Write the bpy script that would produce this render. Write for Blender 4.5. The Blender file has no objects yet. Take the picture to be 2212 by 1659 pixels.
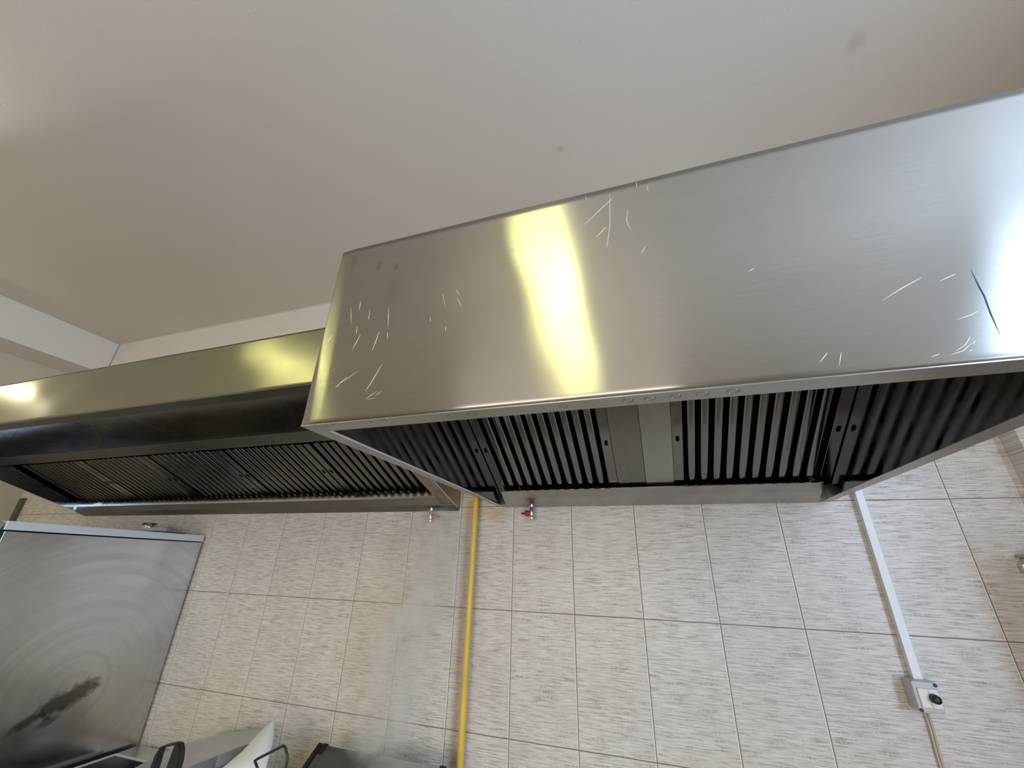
import bpy, bmesh, math, random
from mathutils import Vector, Matrix
random.seed(7)
C = bpy.context.scene.collection
sc = bpy.context.scene

# ---------------------------------------------------------------- camera
cam_d = bpy.data.cameras.new('camera'); cam = bpy.data.objects.new('camera', cam_d); C.objects.link(cam)
cam_d.sensor_fit = 'HORIZONTAL'; cam_d.sensor_width = 36.0; cam_d.lens = 873.298 / 2212 * 36.0
cam_d.clip_start = 0.02
right = Vector((0.95053046, 0.30956163, 0.02575739))
down = Vector((-0.10457362, 0.39697227, -0.91185381))
fwd = Vector((-0.29249992, 0.86405128, 0.40970621))
m = Matrix((right, -down, -fwd)).transposed().to_4x4()
m.translation = Vector((0.81482, -1.73960, -0.63648))
cam.matrix_world = m
sc.camera = cam

# ---------------------------------------------------------------- world, exposure
w = bpy.data.worlds.new('world'); sc.world = w; w.use_nodes = True
w.node_tree.nodes['Background'].inputs[0].default_value = (0.75, 0.88, 1.0, 1)
w.node_tree.nodes['Background'].inputs[1].default_value = 0.6
sc.view_settings.view_transform = 'Standard'; sc.view_settings.look = 'None'
sc.view_settings.gamma = 1; sc.view_settings.use_curve_mapping = False
sc.view_settings.exposure = 0.0
sc.cycles.volume_bounces = 4; sc.cycles.max_bounces = 12; sc.cycles.glossy_bounces = 6; sc.cycles.sample_clamp_indirect = 2

FLOOR, CEIL = -2.35, 0.935
XL, XR, YB = -3.47, 2.45, -5.5

# ---------------------------------------------------------------- lights
def area(name, loc, rot, sx, sy, power, col):
    l = bpy.data.lights.new(name, 'AREA'); l.shape = 'RECTANGLE'; l.size = sx; l.size_y = sy
    l.energy = power; l.color = col
    o = bpy.data.objects.new(name, l); C.objects.link(o); o.location = loc; o.rotation_euler = rot
    return o
WY0, WY1, WZ0, WZ1 = -3.02, -1.75, -1.50, 0.80          # window opening in the right wall
area('daylight_right_window', (XR + .16, (WY0 + WY1) / 2, (WZ0 + WZ1) / 2), (0, math.radians(90), 0), WZ1 - WZ0, WY1 - WY0, 108, (0.54, 0.72, 1.0))
# added warm fill light in a made-up opening behind the photographer
BX0, BX1, BZ0, BZ1 = -1.5, 1.3, -1.9, -0.1
area('rear_fill', ((BX0 + BX1) / 2, YB - .1, (BZ0 + BZ1) / 2), (math.radians(90), 0, 0), BX1 - BX0, BZ1 - BZ0, 82, (1.0, 0.88, 0.75))

sp = bpy.data.lights.new('ceiling_patch_spot', 'SPOT'); sp.energy = 60; sp.spot_size = math.radians(12); sp.spot_blend = 1.0; sp.color = (1, .98, .92); sp.shadow_soft_size = .03  # added spot for the bright ceiling patch, no known lamp there
so = bpy.data.objects.new('ceiling_patch_spot', sp); C.objects.link(so); so.location = (-3.36, -1.42, .50)
so.rotation_euler = (Vector((-1.15, -1.49, CEIL)) - Vector(so.location)).to_track_quat('-Z', 'Y').to_euler()

# ---------------------------------------------------------------- helpers
class MB:
    def __init__(s): s.bm = bmesh.new()
    def box(s, x0, x1, y0, y1, z0, z1, bev=0, mat=0):
        vs = [s.bm.verts.new((x, y, z)) for x in (x0, x1) for y in (y0, y1) for z in (z0, z1)]
        idx = [(0, 1, 3, 2), (4, 6, 7, 5), (0, 4, 5, 1), (2, 3, 7, 6), (0, 2, 6, 4), (1, 5, 7, 3)]
        fs = []
        for f in idx:
            ff = s.bm.faces.new([vs[i] for i in f]); ff.material_index = mat; fs.append(ff)
        if bev:
            es = list({e for f in fs for e in f.edges})
            bmesh.ops.bevel(s.bm, geom=es, offset=bev, segments=2, affect='EDGES', profile=.6)
        return s
    def prism(s, poly, axis, a, b, bev=0, mat=0):
        """poly of 2-D points in the plane normal to axis, extruded from a to b"""
        def P(u, v, t):
            return {'x': (t, u, v), 'y': (u, t, v), 'z': (u, v, t)}[axis]
        A = [s.bm.verts.new(P(u, v, a)) for u, v in poly]; B = [s.bm.verts.new(P(u, v, b)) for u, v in poly]
        fs = [s.bm.faces.new(A), s.bm.faces.new(B[::-1])]
        n = len(poly)
        for i in range(n):
            fs.append(s.bm.faces.new([A[i], B[i], B[(i + 1) % n], A[(i + 1) % n]]))
        for f in fs: f.material_index = mat
        if bev:
            es = list({e for f in fs for e in f.edges})
            bmesh.ops.bevel(s.bm, geom=es, offset=bev, segments=2, affect='EDGES')
        return s
    def ngon_slab(s, pts, n, t):
        n = Vector(n).normalized() * t
        A = [s.bm.verts.new(p) for p in pts]; B = [s.bm.verts.new(Vector(p) + n) for p in pts]
        s.bm.faces.new(A); s.bm.faces.new(B[::-1])
        for i in range(len(pts)):
            s.bm.faces.new([A[i], B[i], B[(i + 1) % len(pts)], A[(i + 1) % len(pts)]])
        return s
    def tube(s, pts, r, seg=16, cap=True):
        pts = [Vector(p) for p in pts]; rings = []
        rr = r if isinstance(r, (list, tuple)) else [r] * len(pts)
        u = None
        for i, p in enumerate(pts):
            t = (pts[min(i + 1, len(pts) - 1)] - pts[max(i - 1, 0)]).normalized()
            if u is None: u = t.orthogonal().normalized()
            u = (u - t * u.dot(t)).normalized(); v = t.cross(u)
            rings.append([s.bm.verts.new(p + (u * math.cos(2 * math.pi * k / seg) + v * math.sin(2 * math.pi * k / seg)) * rr[i]) for k in range(seg)])
        for a, b in zip(rings, rings[1:]):
            for k in range(seg):
                f = s.bm.faces.new([a[k], a[(k + 1) % seg], b[(k + 1) % seg], b[k]]); f.smooth = True
        if cap:
            s.bm.faces.new([s.bm.verts.new(v.co) for v in rings[0]][::-1]); s.bm.faces.new([s.bm.verts.new(v.co) for v in rings[-1]])
        return s
    def lathe(s, prof, origin, axis, seg=20):
        """prof: list of (distance along axis, radius)"""
        a = Vector(axis).normalized(); o = Vector(origin)
        return s.tube([o + a * d for d, r in prof], [max(r, 1e-4) for d, r in prof], seg)
    def build(s, name, mat, parent=None, smooth=False, loc=None):
        bmesh.ops.recalc_face_normals(s.bm, faces=s.bm.faces[:])
        me = bpy.data.meshes.new(name); s.bm.to_mesh(me); s.bm.free()
        for mm in (mat if isinstance(mat, (list, tuple)) else [mat]): me.materials.append(mm)
        if smooth:
            for p in me.polygons: p.use_smooth = True
        o = bpy.data.objects.new(name, me); C.objects.link(o)
        if parent: o.parent = parent
        if loc: o.location = loc
        return o

def thing(name, label, cat, loc=(0, 0, 0), group=None):
    o = bpy.data.objects.new(name, None); C.objects.link(o); o.location = loc; o.empty_display_size = .1
    tag(o, label, cat, group); return o
def tag(o, label, cat, group=None):
    o['label'] = label; o['category'] = cat
    if group: o['group'] = group
    return o
def struct(o, label=None, cat=None):
    o['kind'] = 'structure'
    if label: o['label'] = label; o['category'] = cat
    return o

# ---------------------------------------------------------------- material helpers
def new_mat(name):
    mt = bpy.data.materials.new(name); mt.use_nodes = True
    nt = mt.node_tree; b = nt.nodes['Principled BSDF']; return mt, nt, b
def N(nt, t, **kw):
    n = nt.nodes.new(t)
    for k, v in kw.items(): setattr(n, k, v)
    return n
def MATH(nt, op, a, b=None, c=None, clamp=False):
    n = nt.nodes.new('ShaderNodeMath'); n.operation = op; n.use_clamp = clamp
    for i, v in enumerate((a, b, c)):
        if v is None: continue
        if isinstance(v, (int, float)): n.inputs[i].default_value = v
        else: nt.links.new(v, n.inputs[i])
    return n.outputs[0]
def OBJ(nt):
    return nt.nodes.new('ShaderNodeTexCoord').outputs['Object']
def MAP(nt, vec, scale=(1, 1, 1), loc=(0, 0, 0), rot=(0, 0, 0)):
    n = nt.nodes.new('ShaderNodeMapping'); nt.links.new(vec, n.inputs[0])
    n.inputs['Scale'].default_value = scale; n.inputs['Location'].default_value = loc; n.inputs['Rotation'].default_value = rot
    return n.outputs[0]
def NOISE(nt, vec, scale, detail=3, rough=.55, dist=0):
    n = nt.nodes.new('ShaderNodeTexNoise'); nt.links.new(vec, n.inputs['Vector'])
    n.inputs['Scale'].default_value = scale; n.inputs['Detail'].default_value = detail
    n.inputs['Roughness'].default_value = rough; n.inputs['Distortion'].default_value = dist
    return n.outputs['Fac']
def RAMP(nt, fac, stops, interp='LINEAR'):
    n = nt.nodes.new('ShaderNodeValToRGB'); nt.links.new(fac, n.inputs[0]); cr = n.color_ramp; cr.interpolation = interp
    while len(cr.elements) < len(stops): cr.elements.new(.5)
    for e, (p, c) in zip(cr.elements, stops):
        e.position = p; e.color = (c, c, c, 1) if isinstance(c, (int, float)) else (*c, 1)
    return n.outputs[0]
def MIX(nt, fac, a, b, mode='MIX'):
    n = nt.nodes.new('ShaderNodeMix'); n.data_type = 'RGBA'; n.blend_type = mode
    for sck, v in ((n.inputs[0], fac), (n.inputs[6], a), (n.inputs[7], b)):
        if isinstance(v, (int, float)): sck.default_value = v
        elif isinstance(v, tuple): sck.default_value = (*v, 1)
        else: nt.links.new(v, sck)
    return n.outputs[2]
def BUMP(nt, h, strength, dist, b):
    n = nt.nodes.new('ShaderNodeBump'); nt.links.new(h, n.inputs['Height'])
    n.inputs['Strength'].default_value = strength; n.inputs['Distance'].default_value = dist
    nt.links.new(n.outputs[0], b.inputs['Normal']); return n
def maprange(nt, v, a, b, c, d):
    n = nt.nodes.new('ShaderNodeMapRange'); nt.links.new(v, n.inputs[0])
    for i, x in enumerate((a, b, c, d)): n.inputs[i + 1].default_value = x
    return n.outputs[0]

def plain(name, col, rough=.5, metal=0, spec=.5, coat=0):
    mt, nt, b = new_mat(name)
    b.inputs['Base Color'].default_value = (*col, 1); b.inputs['Roughness'].default_value = rough
    b.inputs['Metallic'].default_value = metal; b.inputs['Specular IOR Level'].default_value = spec
    b.inputs['Coat Weight'].default_value = coat
    v = NOISE(nt, OBJ(nt), 9, 4)
    nt.links.new(maprange(nt, v, .3, .7, max(rough - .06, .02), min(rough + .08, 1)), b.inputs['Roughness'])
    return mt

def steel(name, base=(.60, .59, .57), rough=.3, aniso=1.0, grain='x', smear=.08, bump=.25, greasy=0.0, halo=0.0):
    """brushed stainless sheet: long fine grain, smudges that vary the gloss"""
    mt, nt, b = new_mat(name); o = OBJ(nt)
    b.inputs['Metallic'].default_value = 1
    sc_ = {'x': (1.2, 60, 60), 'y': (60, 1.2, 60), 'z': (60, 60, 1.2)}[grain]
    g1 = NOISE(nt, MAP(nt, o, sc_), 9, 4, .7)
    g2 = NOISE(nt, MAP(nt, o, tuple(v * .16 + .6 for v in sc_)), 3.0, 5, .6)
    sm = NOISE(nt, MAP(nt, o, (1, 1, 1.6), rot=(0, .5, .1)), 2.3, 6, .62, .8)
    smf = RAMP(nt, sm, [(.35, 0), (.62, 1)])
    col = MIX(nt, maprange(nt, g1, .3, .7, 0, .35 if aniso else .03), base, tuple(c * .80 for c in base))
    col = MIX(nt, maprange(nt, g2, .35, .7, 0, .12), col, tuple(c * .82 for c in base))
    col = MIX(nt, MATH(nt, 'MULTIPLY', smf, .10), col, tuple(c * .78 for c in base))
    if greasy:
        gs = RAMP(nt, NOISE(nt, MAP(nt, o, (1, 1, 1.3)), 4.2, 7, .7, 1.5), [(.45, 0), (.68, 1)])
        col = MIX(nt, MATH(nt, 'MULTIPLY', gs, greasy), col, (.11, .075, .05))
    nt.links.new(col, b.inputs['Base Color'])
    r = maprange(nt, smf, 0, 1, rough - smear * .5, rough + smear)
    if aniso: r = MATH(nt, 'ADD', r, maprange(nt, g1, .2, .8, -.03, .03))
    nt.links.new(r, b.inputs['Roughness'])
    if aniso:
        b.inputs['Anisotropic'].default_value = aniso
        b.inputs['Anisotropic Rotation'].default_value = .25
        cx = nt.nodes.new('ShaderNodeCombineXYZ')
        for i, a in enumerate('xyz'): cx.inputs[i].default_value = 1.0 if a == grain else 0.0
        vt = nt.nodes.new('ShaderNodeVectorTransform'); vt.vector_type = 'VECTOR'; vt.convert_from = 'OBJECT'; vt.convert_to = 'WORLD'
        nt.links.new(cx.outputs[0], vt.inputs[0]); nt.links.new(vt.outputs[0], b.inputs['Tangent'])
    if bump: BUMP(nt, g1, bump, .0006, b)
    if halo:                                     # duller film over the polish
        g = nt.nodes.new('ShaderNodeBsdfGlossy'); nt.links.new(col, g.inputs['Color']); g.inputs['Roughness'].default_value = .42
        mx = nt.nodes.new('ShaderNodeMixShader'); mx.inputs[0].default_value = halo
        nt.links.new(b.outputs[0], mx.inputs[1]); nt.links.new(g.outputs[0], mx.inputs[2])
        nt.links.new(mx.outputs[0], nt.nodes['Material Output'].inputs['Surface'])
    return mt

M = {}
M['front_steel'] = steel('brushed_front_steel', (.40, .385, .355), .185, 1.0, 'x', smear=.015, bump=.03, halo=.14)
M['side_steel'] = steel('brushed_side_steel', (.60, .58, .55), .20, .3, 'y', bump=.15)
M['inner_steel'] = plain('inner_mirror_metal', (.42, .42, .44), .06, 1)
M['lip_steel'] = steel('folded_lip_steel', (.46, .445, .42), .34, .5, 'x')
M['baffle_steel'] = steel('baffle_steel', (.25, .24, .228), .10, 0, 'y', smear=.06, bump=.02, greasy=.06)
M['baffle_shaded'] = steel('shaded_greasy_baffle_steel', (.20, .195, .18), .20, 0, 'y', smear=.08, bump=.05, greasy=.4)  # grease, plus base colour darkened for the shade inside the long hood
M['shaded_steel'] = steel('dull_shaded_steel', (.20, .195, .175), .46, .2, 'x', greasy=.25)  # long hood's gutter, rail and lip: shade under the hood put into the colour
M['far_front_steel'] = steel('far_hood_front_steel', (.30, .29, .245), .18, .9, 'x', smear=.02, bump=.03, halo=.3)
M['blank_steel'] = steel('blank_panel_steel', (.28, .27, .25), .27, .4, 'y', smear=.06)
M['blank_pale'] = steel('paler_blank_panel_steel', (.46, .45, .42), .33, .4, 'y', smear=.08)
M['gutter_steel'] = steel('gutter_steel', (.56, .54, .52), .30, .4, 'x', greasy=.2)
M['dirty_steel'] = steel('grease_stained_steel', (.40, .34, .30), .36, .2, 'z', greasy=.55)
M['cabinet_steel'] = steel('cabinet_side_steel', (.60, .61, .62), .27, .25, 'z', smear=.14, bump=.06)
def cabinet_mat():
    mt, nt, b = new_mat('wiped_cabinet_steel'); o = OBJ(nt); b.inputs['Metallic'].default_value = 1
    sp = nt.nodes.new('ShaderNodeSeparateXYZ'); nt.links.new(o, sp.inputs[0]); Y, Z = sp.outputs[1], sp.outputs[2]
    # wiping arcs swept round a point low on the panel
    rr = MATH(nt, 'SQRT', MATH(nt, 'ADD', MATH(nt, 'POWER', MATH(nt, "ADD", Y, .36), 2), MATH(nt, 'POWER', MATH(nt, "SUBTRACT", Z, 1.2), 2)))
    cx = nt.nodes.new('ShaderNodeCombineXYZ'); nt.links.new(MATH(nt, 'MULTIPLY', rr, 38), cx.inputs[0])
    nt.links.new(MATH(nt, 'MULTIPLY', Y, 1.5), cx.inputs[1])
    arcs = NOISE(nt, cx.outputs[0], 1.0, 4, .6)
    soft = NOISE(nt, MAP(nt, o, (1, 1, 1)), 3.0, 3, .5, .6)
    col = MIX(nt, maprange(nt, arcs, .35, .65, 0, 1), (.52, .525, .52), (.61, .615, .61))
    col = MIX(nt, maprange(nt, soft, .35, .65, 0, .4), col, (.42, .42, .41))
    def blot(y, z, sy, sz, ang, st):
        ca, sa = math.cos(ang), math.sin(ang)
        dy = MATH(nt, 'SUBTRACT', Y, y); dz = MATH(nt, 'SUBTRACT', Z, z)
        u = MATH(nt, 'DIVIDE', MATH(nt, 'ADD', MATH(nt, 'MULTIPLY', dy, ca), MATH(nt, 'MULTIPLY', dz, sa)), sy)
        v = MATH(nt, 'DIVIDE', MATH(nt, 'SUBTRACT', MATH(nt, 'MULTIPLY', dz, ca), MATH(nt, 'MULTIPLY', dy, sa)), sz)
        n = MATH(nt, 'MULTIPLY', MATH(nt, 'SUBTRACT', NOISE(nt, o, 16, 4), .5), 2.6)
        d = MATH(nt, 'SUBTRACT', 1, MATH(nt, 'ADD', MATH(nt, 'SQRT', MATH(nt, 'ADD', MATH(nt, 'POWER', u, 2), MATH(nt, 'POWER', v, 2))), n), clamp=True)
        return MATH(nt, 'MULTIPLY', RAMP(nt, d, [(0, 0), (.5, 1)]), st)
    for a in BLOTS: col = MIX(nt, blot(*a), col, (.07, .065, .05))
    nt.links.new(col, b.inputs['Base Color'])
    nt.links.new(maprange(nt, arcs, .3, .7, .26, .17), b.inputs['Roughness'])
    return mt
BLOTS = [(-.35, 1.175, .12, .040, .45, .8), (-.47, 1.118, .05, .024, .4, .75), (-.40, 1.105, .045, .020, .3, .6)]
M['cabinet_side'] = cabinet_mat()
M['trim_steel'] = plain('pale_trim_metal', (.70, .73, .77), .38, .35)
M['scratch'] = plain('scratch_metal', (.85, .83, .76), .5, .6)
M['dark_scratch'] = plain('dark_scratch_metal', (.05, .08, .14), .5, .3)
M['black_gap'] = plain('black_void', (.004, .004, .004), .9, 0, .1)
M['chrome'] = plain('chrome', (.55, .55, .53), .18, 1)
M['red'] = plain('red_plastic', (.42, .012, .02), .25)
M['black'] = plain('black_plastic', (.012, .013, .015), .38)
M['white_plastic'] = plain('white_plastic', (.80, .82, .86), .38)
M['grey_plastic'] = plain('grey_plastic', (.52, .53, .55), .42)
M['ivory'] = plain('ivory_plastic', (.78, .76, .66), .35)
M['cable'] = plain('beige_cable', (.50, .43, .33), .5)
M['sheet'] = plain('white_sheet', (.74, .74, .72), .6)
M['floor'] = plain('floor_tile', (.22, .20, .18), .35)
M['silicone'] = plain('silicone', (.7, .68, .62), .5)

def yellow_pipe():
    mt, nt, b = new_mat('yellow_gas_paint')
    n = NOISE(nt, MAP(nt, OBJ(nt), (1, 1, .25)), 40, 4)
    nt.links.new(MIX(nt, maprange(nt, n, .3, .7, 0, 1), (.66, .42, .055), (.80, .53, .09)), b.inputs['Base Color'])
    b.inputs['Roughness'].default_value = .30
    BUMP(nt, NOISE(nt, OBJ(nt), 260, 3), .15, .0006, b)
    return mt
M['yellow'] = yellow_pipe()

MARKS = {'cream_ceiling_paint': ((1.606, -.706, .035), (.62, -.62, .02))}
def paint(name, base, dark):
    mt, nt, b = new_mat(name); o = OBJ(nt)
    big = NOISE(nt, o, 1.3, 4, .5, .3)
    col = MIX(nt, maprange(nt, big, .3, .72, 0, .45), base, dark)
    spot = RAMP(nt, NOISE(nt, MAP(nt, o, (1, 1, 1), loc=(4.2, 1.3, 0)), 3.4, 2), [(.70, 0), (.80, 1)])
    col = MIX(nt, MATH(nt, 'MULTIPLY', spot, .25), col, tuple(c * .72 for c in base))
    for px, py, pr in MARKS.get(name, ()):
        vd = nt.nodes.new('ShaderNodeVectorMath'); vd.operation = 'DISTANCE'; nt.links.new(o, vd.inputs[0]); vd.inputs[1].default_value = (px, py, CEIL)
        dd = MATH(nt, 'ADD', vd.outputs['Value'], MATH(nt, 'MULTIPLY', MATH(nt, 'SUBTRACT', NOISE(nt, o, 22, 3), .5), pr))
        col = MIX(nt, MATH(nt, 'MULTIPLY', maprange(nt, dd, pr * .5, pr, 1, 0), .28), col, (.34, .31, .28))
    nt.links.new(col, b.inputs['Base Color'])
    b.inputs['Roughness'].default_value = .42; b.inputs['Specular IOR Level'].default_value = .35
    h = MATH(nt, 'ADD', NOISE(nt, o, 8, 6, .6), MATH(nt, 'MULTIPLY', NOISE(nt, o, 85, 4, .6), .25))
    h = MATH(nt, 'ADD', h, MATH(nt, 'MULTIPLY', RAMP(nt, NOISE(nt, o, 26, 3), [(.73, 0), (.76, 1)]), .5))
    BUMP(nt, h, .35, .004, b)
    return mt
M['ceiling'] = paint('cream_ceiling_paint', (.70, .63, .55), (.60, .545, .48))
M['beam'] = paint('pale_beam_paint', (.74, .69, .63), (.68, .63, .58))
M['wallpaint'] = paint('beige_wall_paint', (.60, .53, .42), (.52, .46, .36))

def tile(name, axis='x'):
    """25 x 40 cm glazed tiles with fine horizontal linen streaks"""
    mt, nt, b = new_mat(name); o = OBJ(nt)
    sep = nt.nodes.new('ShaderNodeSeparateXYZ'); nt.links.new(o, sep.inputs[0])
    X = sep.outputs[0 if axis == 'x' else 1]; Z = sep.outputs[2]
    TW, TH = .25, .3997
    fx = MATH(nt, 'FRACT', MATH(nt, 'ADD', MATH(nt, 'DIVIDE', X, TW), 100)); fz = MATH(nt, 'FRACT', MATH(nt, 'ADD', MATH(nt, 'DIVIDE', Z, TH), 100))
    ix = MATH(nt, 'FLOOR', MATH(nt, 'ADD', MATH(nt, 'DIVIDE', X, TW), 100)); iz = MATH(nt, 'FLOOR', MATH(nt, 'ADD', MATH(nt, 'DIVIDE', Z, TH), 100))
    cx = nt.nodes.new('ShaderNodeCombineXYZ')
    # every tile carries the same print: coordinates restart per tile (with a small offset)
    nt.links.new(MATH(nt, 'ADD', MATH(nt, 'MULTIPLY', fx, TW), MATH(nt, 'MULTIPLY', ix, .613)), cx.inputs[0])
    nt.links.new(MATH(nt, 'ADD', MATH(nt, 'MULTIPLY', fz, TH), MATH(nt, 'MULTIPLY', iz, .377)), cx.inputs[2])
    tv = cx.outputs[0]
    s1 = NOISE(nt, MAP(nt, tv, (11, 1, 260)), 1.0, 2, .5)
    s2 = NOISE(nt, MAP(nt, tv, (19, 1, 400), loc=(3, 0, 7)), 1.0, 1, .5)
    s3 = NOISE(nt, MAP(nt, tv, (4, 1, 22), loc=(9, 0, 1)), 1.0, 4, .6)
    wv = NOISE(nt, MAP(nt, tv, (170, 1, 60), loc=(2, 0, 5)), 1.0, 1, .5)
    big = NOISE(nt, MAP(nt, tv, (3, 1, 3)), 1.4, 3, .5)
    d1 = RAMP(nt, s1, [(.53, 0), (.58, 1)]); d2 = RAMP(nt, s2, [(.54, 0), (.60, 1)])
    d3 = RAMP(nt, s3, [(.35, .6), (.65, 1)])
    d1 = MATH(nt, 'MULTIPLY', d1, maprange(nt, wv, .38, .56, .30, 1))
    base = MIX(nt, maprange(nt, big, .3, .7, 0, 1), (.66, .625, .57), (.60, .56, .505))
    col = MIX(nt, MATH(nt, 'MULTIPLY', MATH(nt, 'MULTIPLY', d1, d3), .78), base, (.285, .225, .185))
    col = MIX(nt, MATH(nt, 'MULTIPLY', MATH(nt, 'MULTIPLY', d2, d3), .65), col, (.33, .275, .235))
    lt = RAMP(nt, NOISE(nt, MAP(nt, tv, (12, 1, 260), loc=(1, 0, 3)), 1.0, 1), [(.54, 0), (.66, 1)])
    col = MIX(nt, MATH(nt, 'MULTIPLY', lt, .5), col, (.78, .76, .72))
    def stain(px, pz, sx, sz, strength, c):
        ex = MATH(nt, 'POWER', MATH(nt, 'DIVIDE', MATH(nt, 'SUBTRACT', X, px), sx), 2)
        ez = MATH(nt, 'POWER', MATH(nt, 'DIVIDE', MATH(nt, 'SUBTRACT', Z, pz), sz), 2)
        d = MATH(nt, 'SUBTRACT', 1, MATH(nt, 'SQRT', MATH(nt, 'ADD', ex, ez)), clamp=True)
        n = RAMP(nt, NOISE(nt, MAP(nt, o, (1, 1, 1)), 26, 4), [(.3, .5), (.7, 1)])
        return MIX(nt, MATH(nt, 'MULTIPLY', MATH(nt, 'MULTIPLY', d, n), strength), col, c)
    if axis == 'x':
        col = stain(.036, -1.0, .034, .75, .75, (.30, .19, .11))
        col = stain(.05, -.41, .14, .07, .7, (.46, .30, .12))
        col = stain(.18, -.43, .09, .05, .8, (.50, .32, .12))
        col = stain(1.0, -1.25, .35, .12, .5, (.42, .33, .20))
        col = stain(-1.25, -1.30, .5, .30, .35, (.52, .44, .22))
    # grout
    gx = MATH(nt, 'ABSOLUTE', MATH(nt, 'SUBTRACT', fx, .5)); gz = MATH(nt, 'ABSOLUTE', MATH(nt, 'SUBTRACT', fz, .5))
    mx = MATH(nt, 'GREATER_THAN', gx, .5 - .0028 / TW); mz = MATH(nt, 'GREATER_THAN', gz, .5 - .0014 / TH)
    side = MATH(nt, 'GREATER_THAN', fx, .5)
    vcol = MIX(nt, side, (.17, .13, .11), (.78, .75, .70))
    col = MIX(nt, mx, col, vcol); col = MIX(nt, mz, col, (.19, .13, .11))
    g = MATH(nt, 'MAXIMUM', mx, mz)
    nt.links.new(col, b.inputs['Base Color'])
    nt.links.new(MATH(nt, 'ADD', MATH(nt, 'MULTIPLY', g, .4), maprange(nt, s1, .3, .7, .30, .40)), b.inputs['Roughness'])
    b.inputs['Specular IOR Level'].default_value = .5
    h = MATH(nt, 'SUBTRACT', MATH(nt, 'MULTIPLY', s1, .25), MATH(nt, 'MULTIPLY', g, 1.0))
    BUMP(nt, h, .35, .0012, b)
    return mt
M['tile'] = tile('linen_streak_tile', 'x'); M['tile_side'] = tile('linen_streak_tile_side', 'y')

# ---------------------------------------------------------------- the room
T = .15
TILE_TOP = .42
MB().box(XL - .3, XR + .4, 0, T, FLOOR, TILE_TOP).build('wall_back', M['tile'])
struct(bpy.data.objects['wall_back'], 'back wall in beige linen streaked tiles', 'wall')
o = MB().box(XL - .3, XR + .4, .004, T, TILE_TOP, CEIL + .1).build('wall_back_upper', M['beam']); struct(o, 'painted strip of the back wall above the tiles', 'wall')
o = MB().box(XL - .3, XR + .4, YB - .2, T, CEIL, CEIL + .1).build('ceiling', M['ceiling']); struct(o, 'cream painted ceiling with uneven plaster', 'ceiling')
o = MB().box(XL - .3, XR + .4, YB - .2, T, FLOOR - .1, FLOOR).build('floor', M['floor']); struct(o, 'dull tiled kitchen floor', 'floor')
o = MB().box(XL - .3, XL, YB - .2, 0, FLOOR, CEIL).build('wall_left', M['wallpaint']); struct(o, 'beige left wall behind the beam', 'wall')
# right wall with the window opening
b = MB(); b.box(XR, XR + .2, WY1, 0, FLOOR, CEIL); b.box(XR, XR + .2, YB, WY0, FLOOR, CEIL)
b.box(XR, XR + .2, WY0, WY1, FLOOR, WZ0); b.box(XR, XR + .2, WY0, WY1, WZ1, CEIL)
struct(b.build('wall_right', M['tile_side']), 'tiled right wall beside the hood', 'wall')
o = MB().box(1.946, XR, -.071, 0, FLOOR, CEIL).build('wall_right_pier', [M['tile']]); struct(o, 'shallow tiled pier at the right end of the back wall', 'wall')
b = MB()
for y0, y1, z0, z1 in ((WY0, WY0 + .05, WZ0, WZ1), (WY1 - .05, WY1, WZ0, WZ1), (WY0, WY1, WZ0, WZ0 + .05), (WY0, WY1, WZ1 - .05, WZ1)):
    b.box(XR + .06, XR + .11, y0, y1, z0, z1)
struct(b.build('window_1', M['white_plastic']), 'white framed window in the right wall', 'window')
# unseen rear wall, opened for the added fill
b = MB(); b.box(XL, BX0, YB - .15, YB, FLOOR, CEIL); b.box(BX1, XR, YB - .15, YB, FLOOR, CEIL)
b.box(BX0, BX1, YB - .15, YB, BZ1, CEIL); b.box(BX0, BX1, YB - .15, YB, FLOOR, BZ0)
struct(b.build('wall_rear', M['wallpaint']), 'beige rear wall with an added wide opening', 'wall')
# dropped beam along the left wall, and its shadowed underside
o = MB().box(XL, -3.18, YB, 0, .665, CEIL, bev=.004).build('trim_1', M['beam']); struct(o, 'pale dropped ceiling beam along the left wall', 'beam')
# paint drips and hairline at the ceiling joint above the long hood
b = MB()
b.box(-2.55, 0, -.004, .006, CEIL - .004, CEIL - .0005)
for x, l in ((-2.02, .012), (-1.36, .018), (-1.14, .014), (-1.75, .006)):
    b.tube([(x, -.004, CEIL - .002), (x + .001, -.005, CEIL - .006 - l)], [.004, .0022], 8)
struct(b.build('trim_2', M['beam']), 'thin ragged paint edge where wall meets ceiling', 'trim')

# ---------------------------------------------------------------- ceiling lamps
def emit(name, col, s):
    mt, nt, bb = new_mat(name); bb.inputs['Base Color'].default_value = (.8, .8, .8, 1)
    bb.inputs['Emission Color'].default_value = (*col, 1); bb.inputs['Emission Strength'].default_value = s; return mt
M['tube'] = emit('lamp_diffuser', (1.0, .98, .36), 10)
M['tube_white'] = emit('wall_lamp_tube', (1.0, .93, .66), 30)
def ceiling_lamp(x, y, label, group):
    t = thing('ceiling_lamp', label, 'lamp', (x, y, CEIL - .06), group)
    MB().box(-.16, .16, -.67, .67, .012, .06, bev=.004).build('housing', M['white_plastic'], t)
    MB().box(-.14, .14, -.65, .65, -.012, .013, bev=.004).build('diffuser', M['tube'], t)
    return t
ceiling_lamp(.41, -2.75, 'yellowish panel ceiling lamp nearest the right wall, reflected in the short hood', 'ceiling lamps')
ceiling_lamp(-2.12, -2.75, 'yellowish panel ceiling lamp farther left, reflected in the long hood', 'ceiling lamps')
t = thing('wall_lamp', 'small bright strip lamp on the left wall below the beam', 'lamp', (XL, -1.37, .43))
MB().box(0, .04, -.13, .13, -.03, .03, bev=.004).build('housing', M['white_plastic'], t)
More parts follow.
